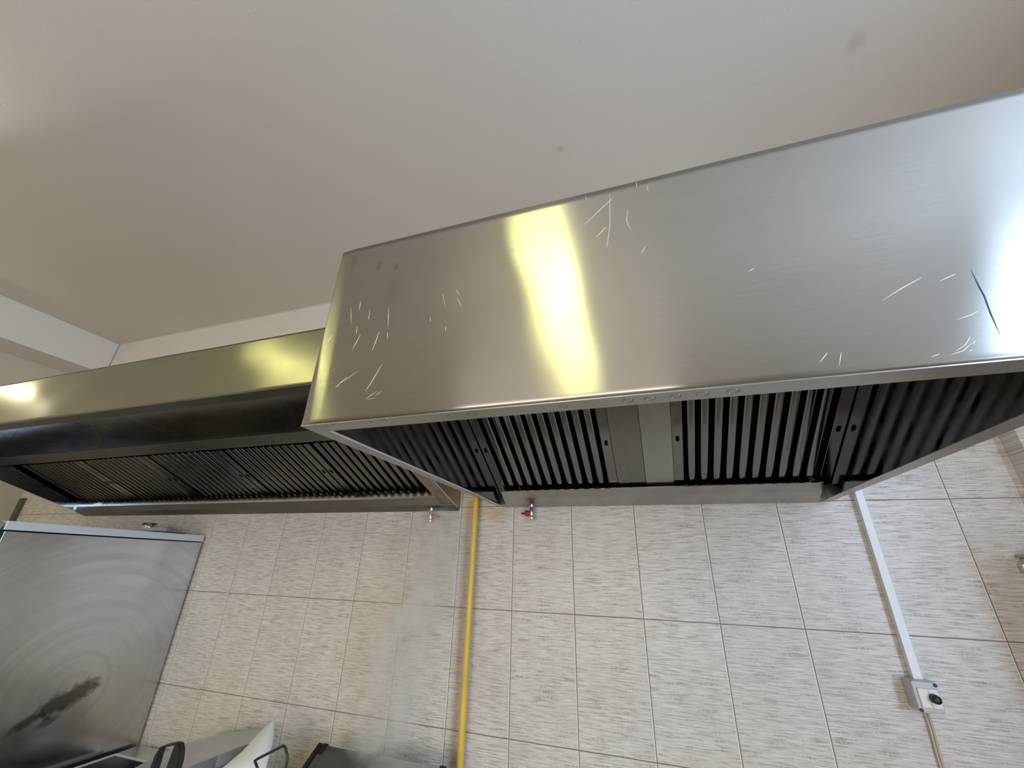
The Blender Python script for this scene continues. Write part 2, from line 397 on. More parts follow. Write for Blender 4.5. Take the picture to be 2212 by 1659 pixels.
MB().tube([(.06, -.12, 0), (.06, .12, 0)], .022, 12).build('lamp_tube', M['tube_white'], t)

# ---------------------------------------------------------------- grease filters
def oval(cx, cy, w, h, n=14):
    pts = []
    for k in range(n):
        a = 2 * math.pi * k / n
        r = w / 2
        pts.append((cx + r * math.cos(a), cy + (h / 2 - r) * (1 if math.sin(a) > 0 else -1) + r * math.sin(a)))
    return pts
FW, FL = .500, .50
def make_filter(length, MS):
    """local: x across 0..FW, y up the slope 0..length, z = away from the face (down and forward)"""
    t = thing('grease_filter', '', 'filter')
    e = .034                                     # plain strip with lift hole on either side
    fr = MB()
    for a, b_ in ((0, e), (FW - e, FW)):
        fr.box(a, b_, 0, length, -.014, 0, bev=.0015)
    fr.box(e, FW - e, 0, .012, -.030, -.018); fr.box(e, FW - e, length - .012, length, -.030, -.018)
    frame = fr.build('filter_frame', MS, t)
    back = MB(); back.box(e, FW - e, 0, length, -.034, -.032); back.build('rear_baffle', M['black_gap'], t)
    n = 10; p = (FW - 2 * e) / (n + .38)
    gap = p * .34
    for k in range(n):
        x0 = e + gap + k * p; x1 = x0 + p - gap
        r = .0085; prof = []
        # rounded channel: legs turn back into the bank
        prof.append((x0, -.024))
        for q in range(7):
            a = math.pi - q / 6 * math.pi / 2
            prof.append((x0 + r + r * math.cos(a), -r + r * math.sin(a)))
        for q in range(7):
            a = math.pi / 2 - q / 6 * math.pi / 2
            prof.append((x1 - r + r * math.cos(a), -r + r * math.sin(a)))
        prof.append((x1, -.024))
        bm = bmesh.new()
        rows = []
        for y in (0.0, length):
            rows.append([bm.verts.new((u, y, v)) for u, v in prof])
        for i in range(len(prof) - 1):
            f = bm.faces.new([rows[0][i], rows[0][i + 1], rows[1][i + 1], rows[1][i]]); f.smooth = True
        bm.faces.new([bm.verts.new(v.co) for v in rows[0]]); bm.faces.new([bm.verts.new(v.co) for v in rows[1]][::-1])
        mb = MB(); mb.bm.free(); mb.bm = bm
        mb.build('baffle', MS, t)
    for cx in (.017, FW - .017):
        mb = MB(); mb.prism(oval(cx, length * .50, .0125, .026), 'z', -.002, .0008)
        mb.build('lift_hole', M['black_gap'], frame)
    return t
def copy_tree(o, parent=None):
    c = o.copy(); C.objects.link(c); c.parent = parent
    for ch in o.children: copy_tree(ch, c)
    return c
def slope_matrix(x, y, z, ang):
    # local y runs up the slope towards the room and the ceiling, local z faces down/forward
    yv = Vector((0, -math.cos(ang), math.sin(ang))); xv = Vector((1, 0, 0)); zv = Vector((0, -math.sin(ang), -math.cos(ang)))
    xv = yv.cross(zv)
    mm = Matrix((xv, yv, zv)).transposed().to_4x4(); mm.translation = Vector((x, y, z)); return mm
protoB = make_filter(.53, M['baffle_steel'])
def put(proto, used, x_right, y, z, ang, label, group):
    """xv above points to -x, so the origin is the right end of the filter"""
    o = proto if not used else copy_tree(proto)
    o.matrix_world = slope_matrix(x_right, y, z, ang)
    o['label'] = label; o['group'] = group
    return o
AB = math.atan2(.187, .340)
xs = slope_matrix(0, 0, 0, AB).to_3x3() @ Vector((1, 0, 0))
sgn = 1 if xs.x > 0 else -1
def fx(x0, x1): return x0 if sgn > 0 else x1
yB, zB = -.058, -.352
put(protoB, False, fx(.206, .706), yB, zB, AB, 'shiny baffle filter at the left end inside the short nearer hood', 'filters in the short hood')
put(protoB, True, fx(.912, 1.412), yB, zB, AB, 'shiny baffle filter at the right end inside the short nearer hood', 'filters in the short hood')
# two smooth blanking plates between them
for k, (a, b_, lab) in enumerate(((.7075, .8095, 'left darker smooth blanking plate between the two filters of the short hood'), (.811, .911, 'right paler smooth blanking plate between the two filters of the short hood'))):
    o = MB().box(0, b_ - a, 0, .53, -.012, .001 + k * .002, bev=.0012).build('blanking_plate', M['blank_pale' if k else 'blank_steel'])
    o.matrix_world = slope_matrix(fx(a, b_), yB, zB, AB + (.0 if k == 0 else .012)); tag(o, lab, 'panel', 'blanking plates in the short hood')
AA = math.atan2(.164, .378)
yA, zA = -.045, -.340
protoA = make_filter(.396, M['baffle_shaded'])
namesA = ['partly hidden by the short hood, rightmost', 'second from the right, lit olive', 'in the middle', 'second from the left, very dark', 'at the far left end']
for k in range(5):
    x0 = -.585 - k * .508
    if k == 0: x0 = -.582
    x0 = -.582 - k * .509 + (0)
    a, b_ = x0, x0 + FW
    put(protoA, k > 0, fx(a, b_), yA, zA, AA, 'baffle filter under the long hood, ' + namesA[k], 'filters in the long hood')

# ---------------------------------------------------------------- hoods
def front_grid(name, x0, x1, y, z0, z1, mat, parent, edge=.0, wav=.0004, nx=90, nz=26):
    bm = bmesh.new(); g = []
    zs = [z0 + d for d in (0, .0012, .0025, .004, .006, .010)] + [z0 + .012 + (z1 - z0 - .012) * j / nz for j in range(1, nz + 1)]
    nz = len(zs) - 1
    for z in zs:
        row = []
        for i in range(nx + 1):
            u = i / nx; x = x0 + (x1 - x0) * (u ** 1.5 if edge else u)
            dy = wav * (math.sin(x * 9 + z * 6) + .6 * math.sin(x * 17 - z * 23 + 1) + .5 * math.sin(z * 31 + x * 4))
            d = x - x0
            if edge and d < .045:
                wgt = .35 + .65 * (1 - (z - z0) / (z1 - z0))
                dy += edge * ((.045 - d) / .045) ** 2 * wgt
            # rolled lower edge
            dz = z - z0
            if dz < .006: dy += .0045 * (1 - dz / .006) ** 2
            row.append(bm.verts.new((x, y + dy, z)))
        g.append(row)
    for j in range(nz):
        for i in range(nx):
            f = bm.faces.new([g[j][i], g[j][i + 1], g[j + 1][i + 1], g[j + 1][i]]); f.smooth = True
    mb = MB(); mb.bm.free(); mb.bm = bm
    o = mb.build(name, mat, parent, smooth=True)
    md = o.modifiers.new('thickness', 'SOLIDIFY'); md.thickness = .0016; md.offset = 0
    return o

# --- short near hood
HB = thing('extractor_hood', 'short deep stainless extractor hood in front, scratched, with a bright yellow lamp reflection', 'extractor hood', (0, 0, 0), 'extractor hoods')
bx0, bx1, by, bz0, bz1 = .186, 1.424, -1.160, -.400, .030
FP = front_grid('front_panel', bx0, bx1, by, bz0, bz1, M['front_steel'], HB, edge=.007)
b = MB()
b.box(bx0 + .002, bx1 - .002, by + .002, by + .042, bz0 - .0012, bz0 + .0006)
LIPB = b.build('front_lip', M['lip_steel'], HB)
b = MB(); b.box(bx0, bx0 + .0016, by + .006, -.001, bz0, bz1); b.build('side_panel', M['side_steel'], HB)
b = MB(); b.box(bx1 - .0016, bx1, by + .006, -.001, bz0, bz1); b.build('side_panel', M['side_steel'], HB)
# inner faces of the side panels, folded in at the rim
b = MB(); b.box(bx0 + .016, bx0 + .0175, by + .045, -.004, bz0 + .006, bz1 - .01); b.build('inner_side_panel', M['inner_steel'], HB)
b = MB(); b.box(bx1 - .0095, bx1 - .008, by + .045, -.004, bz0 + .006, bz1 - .01); b.build('inner_side_panel', M['inner_steel'], HB)
b = MB()
b.prism([(bx0 + .0005, by + .040), (bx0 + .038, by + .043), (bx0 + .028, -.35), (bx0 + .012, -.02), (bx0 + .0005, -.004)], 'z', bz0 - .001, bz0 + .0005)
b.build('side_rim', M['lip_steel'], HB)
b = MB(); b.tube([(bx0 + .038, by + .044, bz0), (bx0 + .028, -.35, bz0), (bx0 + .012, -.02, bz0)], .0022, 8); b.build('rim_fold', M['trim_steel'], HB)
b = MB()
b.prism([(bx1 - .0005, by + .040), (bx1 - .045, by + .043), (bx1 - .036, -.35), (bx1 - .030, -.004), (bx1 - .0005, -.004)], 'z', bz0 - .001, bz0 + .0005)
b.build('side_rim', M['lip_steel'], HB)
b = MB(); b.box(bx0, bx1, by + .004, -.001, bz1 - .002, bz1); b.build('top_panel', M['side_steel'], HB)
b = MB(); b.box(bx0 + .002, bx1 - .002, -.0035, -.001, bz0 + .01, bz1 - .003); b.build('rear_panel', M['side_steel'], HB)
b = MB(); b.prism([(-.094, -.352), (-.058, -.376), (-.0045, -.405), (-.0045, -.395), (-.05, -.372), (-.092, -.349)], 'x', .222, 1.384); b.build('grease_gutter', M['gutter_steel'], HB)
b = MB(); b.prism([(-.54, -.096), (-.60, -.062), (-.60, .02), (-.598, .02), (-.598, -.06), (-.54, -.093)], 'x', bx0 + .018, bx1 - .010); b.build('filter_rail', M['inner_steel'], HB)
for x in (.250, .263, .347, .380):
    MB().lathe([(-.001, .0052), (.0014, .0048), (.0026, .003), (.003, .0004)], (x, by + .0075, bz0 - .001), (0, 0, -1), 12).build('rivet', M['chrome'], LIPB)
# ring marks left by welds on the lip
b = MB()
for x, r in ((.50, .007), (.54, .008), (.80, .0085), (.832, .0085), (.868, .0085), (.905, .009), (.945, .009), (.70, .007)):
    pts = [(x + r * math.cos(a * math.pi / 9), by + .021 + r * .8 * math.sin(a * math.pi / 9), bz0 - .0013) for a in range(19)]
    b.tube(pts, .0005, 5, False)
b.build('weld_marks', M['blank_steel'], LIPB)['kind'] = 'stuff'

# scratches on the face, as they lie on the panel (x, z) in metres
def scratches(name, segs, y, mat, parent, r=.00035):
    b = MB()
    for pts, rr in segs:
        b.tube([(x, y - .0007, z) for x, z in pts], [rr * .4] + [rr] * (len(pts) - 2) + [rr * .3], 5, True)
    return b.build(name, mat, parent)
LIGHT = [ [(0.248, -0.139), (0.259, -0.182)], [(0.271, -0.128), (0.271, -0.150)], [(0.299, -0.155), (0.301, -0.178), (0.306, -0.179)], [(0.346, -0.158), (0.349, -0.181), (0.352, -0.204)], [(0.354, -0.218), (0.357, -0.234)], [(0.276, -0.192), (0.277, -0.210)], [(0.333, -0.214), (0.330, -0.233), (0.325, -0.256)], [(0.288, -0.213), (0.282, -0.231), (0.276, -0.246)], [(0.216, -0.201), (0.207, -0.221)], [(0.251, -0.278), (0.239, -0.288), (0.226, -0.298)], [(0.300, -0.298), (0.283, -0.309), (0.266, -0.318), (0.254, -0.328)], [(0.277, -0.308), (0.264, -0.319), (0.257, -0.329)], [(0.354, -0.290), (0.344, -0.311), (0.335, -0.330), (0.327, -0.343)], [(0.354, -0.346), (0.340, -0.354), (0.331, -0.360)], [(0.363, -0.347), (0.352, -0.355)], [(0.227, -0.320), (0.214, -0.324)], [(0.353, -0.360), (0.334, -0.361)], [(0.460, -0.126), (0.470, -0.154), (0.478, -0.182)], [(0.489, -0.110), (0.496, -0.138), (0.501, -0.152), (0.509, -0.164)], [(0.447, -0.200), (0.449, -0.210)], [(0.483, -0.227), (0.484, -0.238)], [(0.502, -0.166), (0.513, -0.190)], [(0.558, -0.014), (0.558, -0.020)], [(0.590, -0.105), (0.596, -0.115)], [(0.637, -0.156), (0.653, -0.175), (0.670, -0.189), (0.687, -0.197)], [(0.804, 0.013), (0.802, -0.022), (0.800, -0.056), (0.795, -0.089), (0.789, -0.119), (0.781, -0.159)], [(0.810, 0.002), (0.787, -0.018), (0.754, -0.049)], [(0.793, -0.066), (0.773, -0.086)], [(0.854, -0.129), (0.846, -0.143)], [(0.759, 0.026), (0.761, 0.009)], [(0.872, 0.014), (0.872, -0.003)], [(0.854, 0.029), (0.854, 0.012)], [(0.627, -0.008), (0.628, -0.019)], [(0.833, -0.038), (0.829, -0.060), (0.831, -0.075), (0.835, -0.085)], [(0.762, -0.197), (0.776, -0.193), (0.790, -0.189)], [(1.076, -0.369), (1.069, -0.387)], [(1.061, -0.367), (1.049, -0.380)], [(1.229, -0.332), (1.222, -0.336), (1.205, -0.341)], [(1.208, -0.375), (1.197, -0.384), (1.182, -0.388)], [(1.210, -0.366), (1.202, -0.376), (1.188, -0.385)], [(1.206, -0.383), (1.202, -0.386)], [(1.174, -0.385), (1.164, -0.388)], [(1.005, -0.212), (0.996, -0.216)], [(1.191, -0.272), (1.168, -0.283), (1.140, -0.299)], [(1.226, -0.274), (1.208, -0.281)], [(1.226, -0.392), (1.251, -0.390)], [(1.199, -0.197), (1.164, -0.207), (1.121, -0.223)], [(1.213, -0.372), (1.208, -0.377)] ]
DARK = [ [(1.243, -0.271), (1.242, -0.298), (1.242, -0.312), (1.239, -0.339), (1.237, -0.368)], [(1.373, 0.023), (1.370, 0.016)], [(1.356, 0.021), (1.370, 0.024), (1.385, 0.028)] ]
def thick(L, r): return [(p if len(p) > 2 else [p[0], tuple((a + b) / 2 for a, b in zip(*p)), p[1]], r) for p in L]
scratches('scratch_marks', thick([p for p in LIGHT if not (p[0][0] > 1.10 and p[0][1] > -.27)], .00042), by, M['scratch'], FP)['kind'] = 'stuff'
scratches('dark_scratch', thick(DARK[:1], .0009), by, M['dark_scratch'], FP)['label'] = 'long dark curved scratch at the right of the panel'
# finger smudges at the upper left of the panel
FINGER = [(.299, -.038, .011, .5), (.346, -.051, .009, .5), (.227, -.011, .014, .3), (.350, -.118, .03, .15)]
nt = M['front_steel'].node_tree; pb = nt.nodes['Principled BSDF']; src = pb.inputs['Base Color'].links[0].from_socket; o_ = OBJ(nt)
c_ = src
for px, pz, pr, st in FINGER:
    vd = nt.nodes.new('ShaderNodeVectorMath'); vd.operation = 'DISTANCE'; nt.links.new(MAP(nt, o_, (1.3, 0, .7)), vd.inputs[0]); vd.inputs[1].default_value = (px * 1.3, 0, pz * .7)
    dd = MATH(nt, 'ADD', vd.outputs['Value'], MATH(nt, 'MULTIPLY', MATH(nt, 'SUBTRACT', NOISE(nt, o_, 40, 3), .5), pr))
    c_ = MIX(nt, MATH(nt, 'MULTIPLY', maprange(nt, dd, pr * .3, pr * 1.1, 1, 0), st), c_, (.14, .13, .11))
nt.links.new(c_, pb.inputs['Base Color'])

# --- long far hood
HA = thing('extractor_hood', 'long low stainless extractor hood farther back along the tiled wall, dark inside', 'extractor hood', (0, 0, 0), 'extractor hoods')
ax0, ax1, ay, az0, az1 = -2.668, -.008, -.862, -.145, .055
front_grid('front_panel', ax0, ax1, ay, az0, az1, M['far_front_steel'], HA, wav=.0006, nx=110)
b = MB(); b.prism([(ay + .002, az0 - .001), (ay + .036, az0 - .0115), (ay + .036, az0 - .0100), (ay + .002, az0 + .0005)], 'x', ax0 + .002, ax1 - .002); b.build('front_lip', M['shaded_steel'], HA)
side = [(-.001, -.410), (-.03, -.402), (ay + .004, az0), (ay + .004, az1), (-.001, az1)]
b = MB(); b.prism(side, 'x', ax0, ax0 + .0016); b.build('side_panel', M['inner_steel'], HA)
b = MB(); b.prism(side, 'x', ax1 - .0016, ax1); o = b.build('side_panel', M['dirty_steel'], HA); o['label'] = 'brown grease stained outer side panel'
sl = (az0 + .402) / (ay + .034)
def rimstrip(x0, x1):
    b = MB(); b.prism([(-.03, -.403), (ay + .036, az0 - .0115), (ay + .036, az0 - .0100), (-.03, -.4015)], 'x', x0, x1); return b
rimstrip(ax1 - .062, ax1 - .001).build('side_rim', M['dirty_steel'], HA)
rimstrip(ax0 + .001, ax0 + .016).build('side_rim', M['trim_steel'], HA)
b = MB(); b.tube([(ax1, -.03, -.403), (ax1, ay + .036, az0 - .011)], .0018, 8); b.build('rim_fold', M['trim_steel'], HA)
b = MB(); b.box(ax0, ax1, ay + .004, -.001, az1 - .002, az1); b.build('top_panel', M['side_steel'], HA)
b = MB(); b.box(ax0 + .002, ax1 - .002, -.0035, -.001, -.39, az1 - .003); b.build('rear_panel', M['side_steel'], HA)
# smooth inner face behind the front opening, then the rail that carries the filters
b = MB(); b.prism([(-.490, -.152), (-.478, .05), (-.480, .05), (-.492, -.152)], 'x', ax0 + .004, ax1 - .004); b.build('inner_front_panel', M['inner_steel'], HA)
b = MB(); b.prism([(-.492, -.1545), (-.415, -.1765), (-.415, -.174), (-.490, -.152)], 'x', ax0 + .004, ax1 - .004); b.build('filter_rail', M['shaded_steel'], HA)
b = MB(); b.prism([(-.066, -.366), (-.062, -.398), (-.003, -.4165), (-.003, -.414), (-.059, -.396), (-.063, -.366)], 'x', ax0 + .02, ax1 - .002); b.build('grease_gutter', M['shaded_steel'], HA)

# ---------------------------------------------------------------- drain valves, gas pipe
def valve(x, y, z, dirn, label):
    t = thing('drain_valve', label, 'valve', (x, y, z), 'drain valves under the hoods')
    MB().lathe([(.004, .0095), (0, .0095), (-.012, .0095), (-.014, .008), (-.016, .008)], (0, 0, 0), (0, 0, 1), 6).build('upper_nut', M['chrome'], t)
    MB().lathe([(-.014, .0078), (-.020, .0088), (-.040, .0088), (-.046, .0078)], (0, 0, 0), (0, 0, 1), 20).build('valve_body', M['chrome'], t)
    MB().lathe([(-.045, .0088), (-.047, .0092), (-.061, .0092), (-.063, .008)], (0, 0, 0), (0, 0, 1), 6).build('lower_nut', M['chrome'], t)
    MB().lathe([(.005, .006), (.010, .011), (.020, .0125), (.027, .011), (.031, .0065)], (0, 0, -.036), (dirn, 0, 0), 16).build('red_cap', M['red'], t)
    MB().lathe([(.030, .005), (.036, .0035), (.046, .0018), (.047, .0008)], (0, 0, -.036), (dirn, 0, 0), 10).build('stem', M['black'], t)
    return t
valve(.340, -.032, -.398, -1, 'small chrome drain valve with red cap below the short hood')
valve(-.133, -.032, -.408, 1, 'small chrome drain valve with red cap below the long hood, veiled by steam')
t = thing('gas_pipe', 'yellow painted gas pipe running up the tiled wall between the hoods', 'pipe', (.084, -.034, FLOOR))
MB().tube([(0, 0, 0), (0, 0, 1.2), (.001, 0, CEIL - FLOOR)], .0125, 24).build('pipe', M['yellow'], t)
MB().box(-.014, .016, -.0135, .034, 2.00, 2.018, bev=.002).build('wall_clip', M['silicone'], t)

# ---------------------------------------------------------------- trunking, switch and cable
o = MB().box(1.4905, 1.5135, -.025, -.0005, -.908, .90, bev=.0015).build('cable_trunking', M['white_plastic']); tag(o, 'white plastic cable trunking running down to the rotary switch', 'trunking')
t = thing('rotary_switch', 'grey wall mounted switch box with black rotary knob below the white trunking', 'switch', (1.4985, 0, -.943))
MB().box(-.030, .030, -.056, -.0005, -.037, .037, bev=.007).build('switch_box', M['grey_plastic'], t)
MB().box(-.0215, .0255, -.0585, -.050, -.0245, .0215, bev=.001).build('cover_frame', M['grey_plastic'], t)
MB().box(-.0205, .0015, -.0600, -.055, -.0235, .0205, bev=.001).build('cover_plate', M['ivory'], t)
MB().box(.0035, .0245, -.0600, -.055, -.0235, .0205, bev=.001).build('cover_plate', M['ivory'], t)
MB().lathe([(.058, .0115), (.072, .0108), (.0765, .0100), (.078, .004)], (.0105, 0, .000), (0, -1, 0), 22).build('knob', M['black'], t)
for x, z in ((.0245, .0305), (-.0245, -.0305)):
    MB().lathe([(.0550, .0045), (.0572, .0045), (.0576, .0035)], (x, 0, z), (0, -1, 0), 12).build('screw', M['black'], t)
def cable(dx, label):
    pts = [(1.502 + dx, -.006, -.975), (1.503 + dx, -.006, -1.02), (1.500 + dx, -.005, -1.08), (1.499 + dx, -.005, -1.2), (1.499 + dx, -.005, -1.45), (1.498 + dx, -.005, -2.33)]
    o = MB().tube(pts, .0032, 10).build('cable', M['cable']); tag(o, label, 'cable', 'cables below the switch'); return o
cable(-.0034, 'left of two thin beige cables dropping from the switch box')
cable(.0034, 'right of two thin beige cables dropping from the switch box')

# ---------------------------------------------------------------- stainless box in the right corner
t = thing('wall_cabinet', 'stainless wall box at the right edge of the picture, only its top corner showing', 'cabinet', (1.855, -.36, -.566))
MB().box(.004, .40, .004, .286, -.85, -.010, bev=.002).build('body', M['side_steel'], t)
MB().box(.004, .088, .287, .359, -.85, -.010, bev=.002).build('body_side', M['side_steel'], t)
MB().box(-.004, .088, .02, .359, -.010, 0, bev=.001).build('lid', M['lip_steel'], t)
MB().box(-.008, .005, .340, .356, -.050, -.026, bev=.002).build('latch', M['chrome'], t)

# ---------------------------------------------------------------- tall stainless cabinet on the left
t = thing('tall_cabinet', 'tall stainless steel cabinet side, brushed and stained, left below the long hood', 'cabinet', (-1.53, 0, FLOOR))
CT = -.529 - FLOOR
MB().box(-.62, 0, -.785, -.012, .10, CT - .036, bev=.002).build('body', M['cabinet_side'], t)
MB().box(-.625, .0015, -.790, -.010, CT - .032, CT, bev=.0015).build('top_trim', M['trim_steel'], t)
MB().box(-.60, -.005, -.78, -.02, CT - .037, CT - .031).build('shadow_gap', M['black_gap'], t)
MB().box(-.62, -.002, -.835, -.797, .12, CT - .004, bev=.003).build('door', M['cabinet_steel'], t)
MB().box(-.615, -.008, -.798, -.786, .12, CT - .02).build('door_gasket', M['black'], t)
for x in (-.56, -.06):
    for y in (-.72, -.08):
        MB().lathe([(0, .022), (.02, .022), (.022, .016), (.101, .016)], (x, y, 0), (0, 0, 1), 14).build('foot', M['chrome'], t)
# chrome fitting standing on the cabinet top
t = thing('wall_fitting', 'round chrome stub on a grey bracket just above the tall cabinet', 'fitting', (-1.80, -.13, -.529))
MB().box(-.13, .10, -.035, .129, 0, .012, bev=.002).build('bracket_foot', M['black'], t)
MB().prism([(-.075, -.03), (.075, -.03), (.095, .03), (-.06, .03)], 'z', .012, .030, bev=.003).build('bracket', M['grey_plastic'], t)
MB().lathe([(.028, .034), (.050, .034), (.054, .030), (.055, .002)], (-.005, 0, 0), (0, 0, 1), 24).build('stub', M['chrome'], t)
# dark strip on the wall at the far left
o = MB().box(-3.425, -3.385, -.022, -.0005, FLOOR, -.290, bev=.002).build('wall_strip', plain('olive_strip', (.10, .095, .06), .5)); tag(o, 'narrow dark strip on the wall left of the long hood', 'dark_strip')

# ---------------------------------------------------------------- worktop and cooking equipment
WT = -1.50
t = thing('steel_table', 'stainless worktop carrying the fryer and the grill, below the frame', 'table', (0, 0, FLOOR))
MB().box(-1.515, 1.35, -.80, -.056, WT - FLOOR - .04, WT - FLOOR, bev=.003).build('table_top', M['side_steel'], t)
for x in (-1.47, -.05, 1.30):
    for y in (-.74, -.08):
        MB().box(x - .02, x + .02, y - .02, y + .02, 0, WT - FLOOR - .04, bev=.002).build('leg', M['side_steel'], t)

t = thing('deep_fryer', 'stainless deep fryer with dark open tank and slanting lid beside the tall cabinet', 'fryer', (-1.505, -.05, WT))
ox, oy, oz = -1.505, -.05, WT
def L(p): return (p[0] - ox, p[1] - oy, p[2] - oz)
dk = -1.425                     # deck height
b = MB()
x0, x1, y0, y1 = -1.503, -.90, -.66, -.02
tx0, tx1, ty0, ty1 = -1.480, -1.20, -.56, -.125
for (a, c_, d, e) in ((x0, x1, ty1, y1), (x0, x1, y0, ty0), (x0, tx0, ty0, ty1), (tx1, x1, ty0, ty1)):
    b.box(a - ox, c_ - ox, d - oy, e - oy, dk - .06 - oz, dk - oz)
b.box(x0 - ox, x1 - ox, y0 - oy, y1 - oy, 0.0, .012)
b.build('body', M['cabinet_steel'], t)
b = MB()
for (a, c_, d, e) in ((tx0 - .008, tx1 + .008, ty1 - .008, ty1), (tx0 - .008, tx1 + .008, ty0, ty0 + .008), (tx0 - .008, tx0, ty0, ty1), (tx1, tx1 + .008, ty0, ty1)):
    b.box(a - ox, c_ - ox, d - oy, e - oy, dk - oz, dk + .006 - oz, bev=.001)
b.build('tank_rim', M['trim_steel'], t)
b = MB(); b.box(tx0 - ox, tx1 - ox, ty0 - oy, ty1 - oy, dk - .058 - oz, dk - .050 - oz); b.build('tank', M['black_gap'], t)
lid = [(-1.095, -.247, -1.341), (-1.079, -.153, -1.329), (-1.012, -.112, -1.313), (-.932, -.078, -1.297), (-.768, -.060, -1.268), (-.712, -.190, -1.272), (-.764, -.274, -1.289), (-.809, -.360, -1.306), (-.90, -.50, -1.333), (-1.03, -.52, -1.355)]
nrm = (Vector(lid[4]) - Vector(lid[0])).cross(Vector(lid[7]) - Vector(lid[0])).normalized()
if nrm.z < 0: nrm = -nrm
b = MB(); b.ngon_slab([L(p) for p in lid], -nrm, .004); b.build('lid', M['cabinet_steel'], t)
# folded edge below the right side of the lid
e0 = [Vector(p) for p in (lid[4], lid[5], lid[6], lid[7], lid[8])]
b = MB()
up = [Vector(L(p)) for p in e0]; lo = [Vector(L(p)) + Vector((.014, -.010, -.030)) for p in e0]
for i in range(4):
    b.bm.faces.new([b.bm.verts.new(v) for v in (up[i], up[i + 1], lo[i + 1], lo[i])])
o = b.build('lid_fold', M['side_steel'], t); md = o.modifiers.new('thickness', 'SOLIDIFY'); md.thickness = .002
# housing that carries the lid
b = MB(); b.prism([(-1.06 - ox, -1.352 - oz), (-.91 - ox, -1.334 - oz), (-.91 - ox, dk - oz), (-1.06 - ox, dk - oz)], 'y', -.34 - oy, -.16 - oy); b.build('control_housing', M['dirty_steel'], t)

# black carrying handle standing in front of the lid
t = thing('pan_handle', 'thick black bail handle standing up in front of the fryer lid', 'handle', tuple(Vector((.81482, -1.7396, -.63648)) + .95 * (Vector((-.83, -.42, -1.33)) - Vector((.81482, -1.7396, -.63648)))))
t.scale = (.95, .95, .95)
hp = [(-.860, -1.345), (-.864, -1.285), (-.862, -1.258), (-.853, -1.236)]
b = MB(); b.prism([(-.036, -.10), (-.036, .050), (-.034, .078), (-.022, .098), (-.016, .098), (-.016, -.10)], 'y', -.016, .004, bev=.002); b.build('grip', M['black'], t)
b = MB(); b.prism([(.036, -.10), (.036, .054), (.042, .118), (.060, .120), (.074, .104), (.082, .078), (.080, .045), (.076, -.10)], 'y', -.016, .004, bev=.002); b.build('grip', M['black'], t)
b = MB(); b.tube([(-.030, -.006, .094), (.0, -.006, .106), (.045, -.006, .118), (.058, -.006, .119)], .0042, 10); b.build('top_bar', M['black'], t)
b = MB(); b.box(-.05, .10, -.10, .03, -.213, -.098, bev=.01); b.build('pan', M['dirty_steel'], t)

# white sheet leaning against the wall
ob = [(-.755, -.030, -1.232), (-.740, -.060, -1.246), (-.684, -.105, -1.279), (-.604, -.20, -1.331), (-.60, -.25, -1.40), (-.59, -.40, -1.492), (-.71, -.44, -1.492), (-.745, -.275, -1.335), (-.728, -.20, -1.296), (-.738, -.13, -1.262), (-.745, -.085, -1.246)]
CP = Vector((.81482, -1.7396, -.63648))
ob = [tuple(CP + .93 * (Vector(p) - CP)) if i not in (5, 6) else p for i, p in enumerate(ob)]
bm = bmesh.new()
L_ = ob[6:][::-1]; R_ = ob[1:6]
top = bm.verts.new(ob[0]); prev = None
for l_, r_ in zip(L_, R_):
    mid = (Vector(l_) + Vector(r_)) / 2 + Vector((0, .0, -.006))
    row = [bm.verts.new(l_), bm.verts.new(mid), bm.verts.new(r_)]
    if prev is None:
        bm.faces.new([top, row[0], row[1]]); bm.faces.new([top, row[1], row[2]])
    else:
        for i in range(2): bm.faces.new([prev[i], row[i], row[i + 1], prev[i + 1]])
    prev = row
mb = MB(); mb.bm.free(); mb.bm = bm; o = mb.build('plastic_sheet', M['sheet'], smooth=True)
md = o.modifiers.new('thickness', 'SOLIDIFY'); md.thickness = .003; tag(o, 'white curled sheet leaning on the tiled wall, pointed corner up', 'sheet')

# fryer basket with a thin black wire handle
t = thing('fry_basket', 'fry basket whose thin black wire handle sticks up beside the white sheet', 'basket', (-.303, -.516, WT))
w_ = [(-.545, -1.40), (-.543, -1.29), (-.562, -1.274), (-.566, -1.270), (-.556, -1.264), (-.470, -1.222), (-.460, -1.217), (-.450, -1.219), (-.446, -1.224), (-.434, -1.239), (-.430, -1.252), (-.430, -1.275), (-.432, -1.40)]
MB().tube([(.85 * (x + .50), 0, -.63648 + .85 * (z + .63648) - WT) for x, z in w_], .0036, 10).build('wire_handle', M['black'], t)
b = MB()
for k in range(7):
    z = .004 + k * .016
    b.tube([(-.07, -.06, z), (.055, -.06, z), (.055, .06, z), (-.07, .06, z), (-.07, -.06, z)], .0012, 6)
for k in range(6):
    x = -.07 + k * .025
    b.tube([(x, -.06, .10), (x, -.06, .004), (x, .06, .004), (x, .06, .10)], .0012, 6)
b.build('basket', M['chrome'], t)

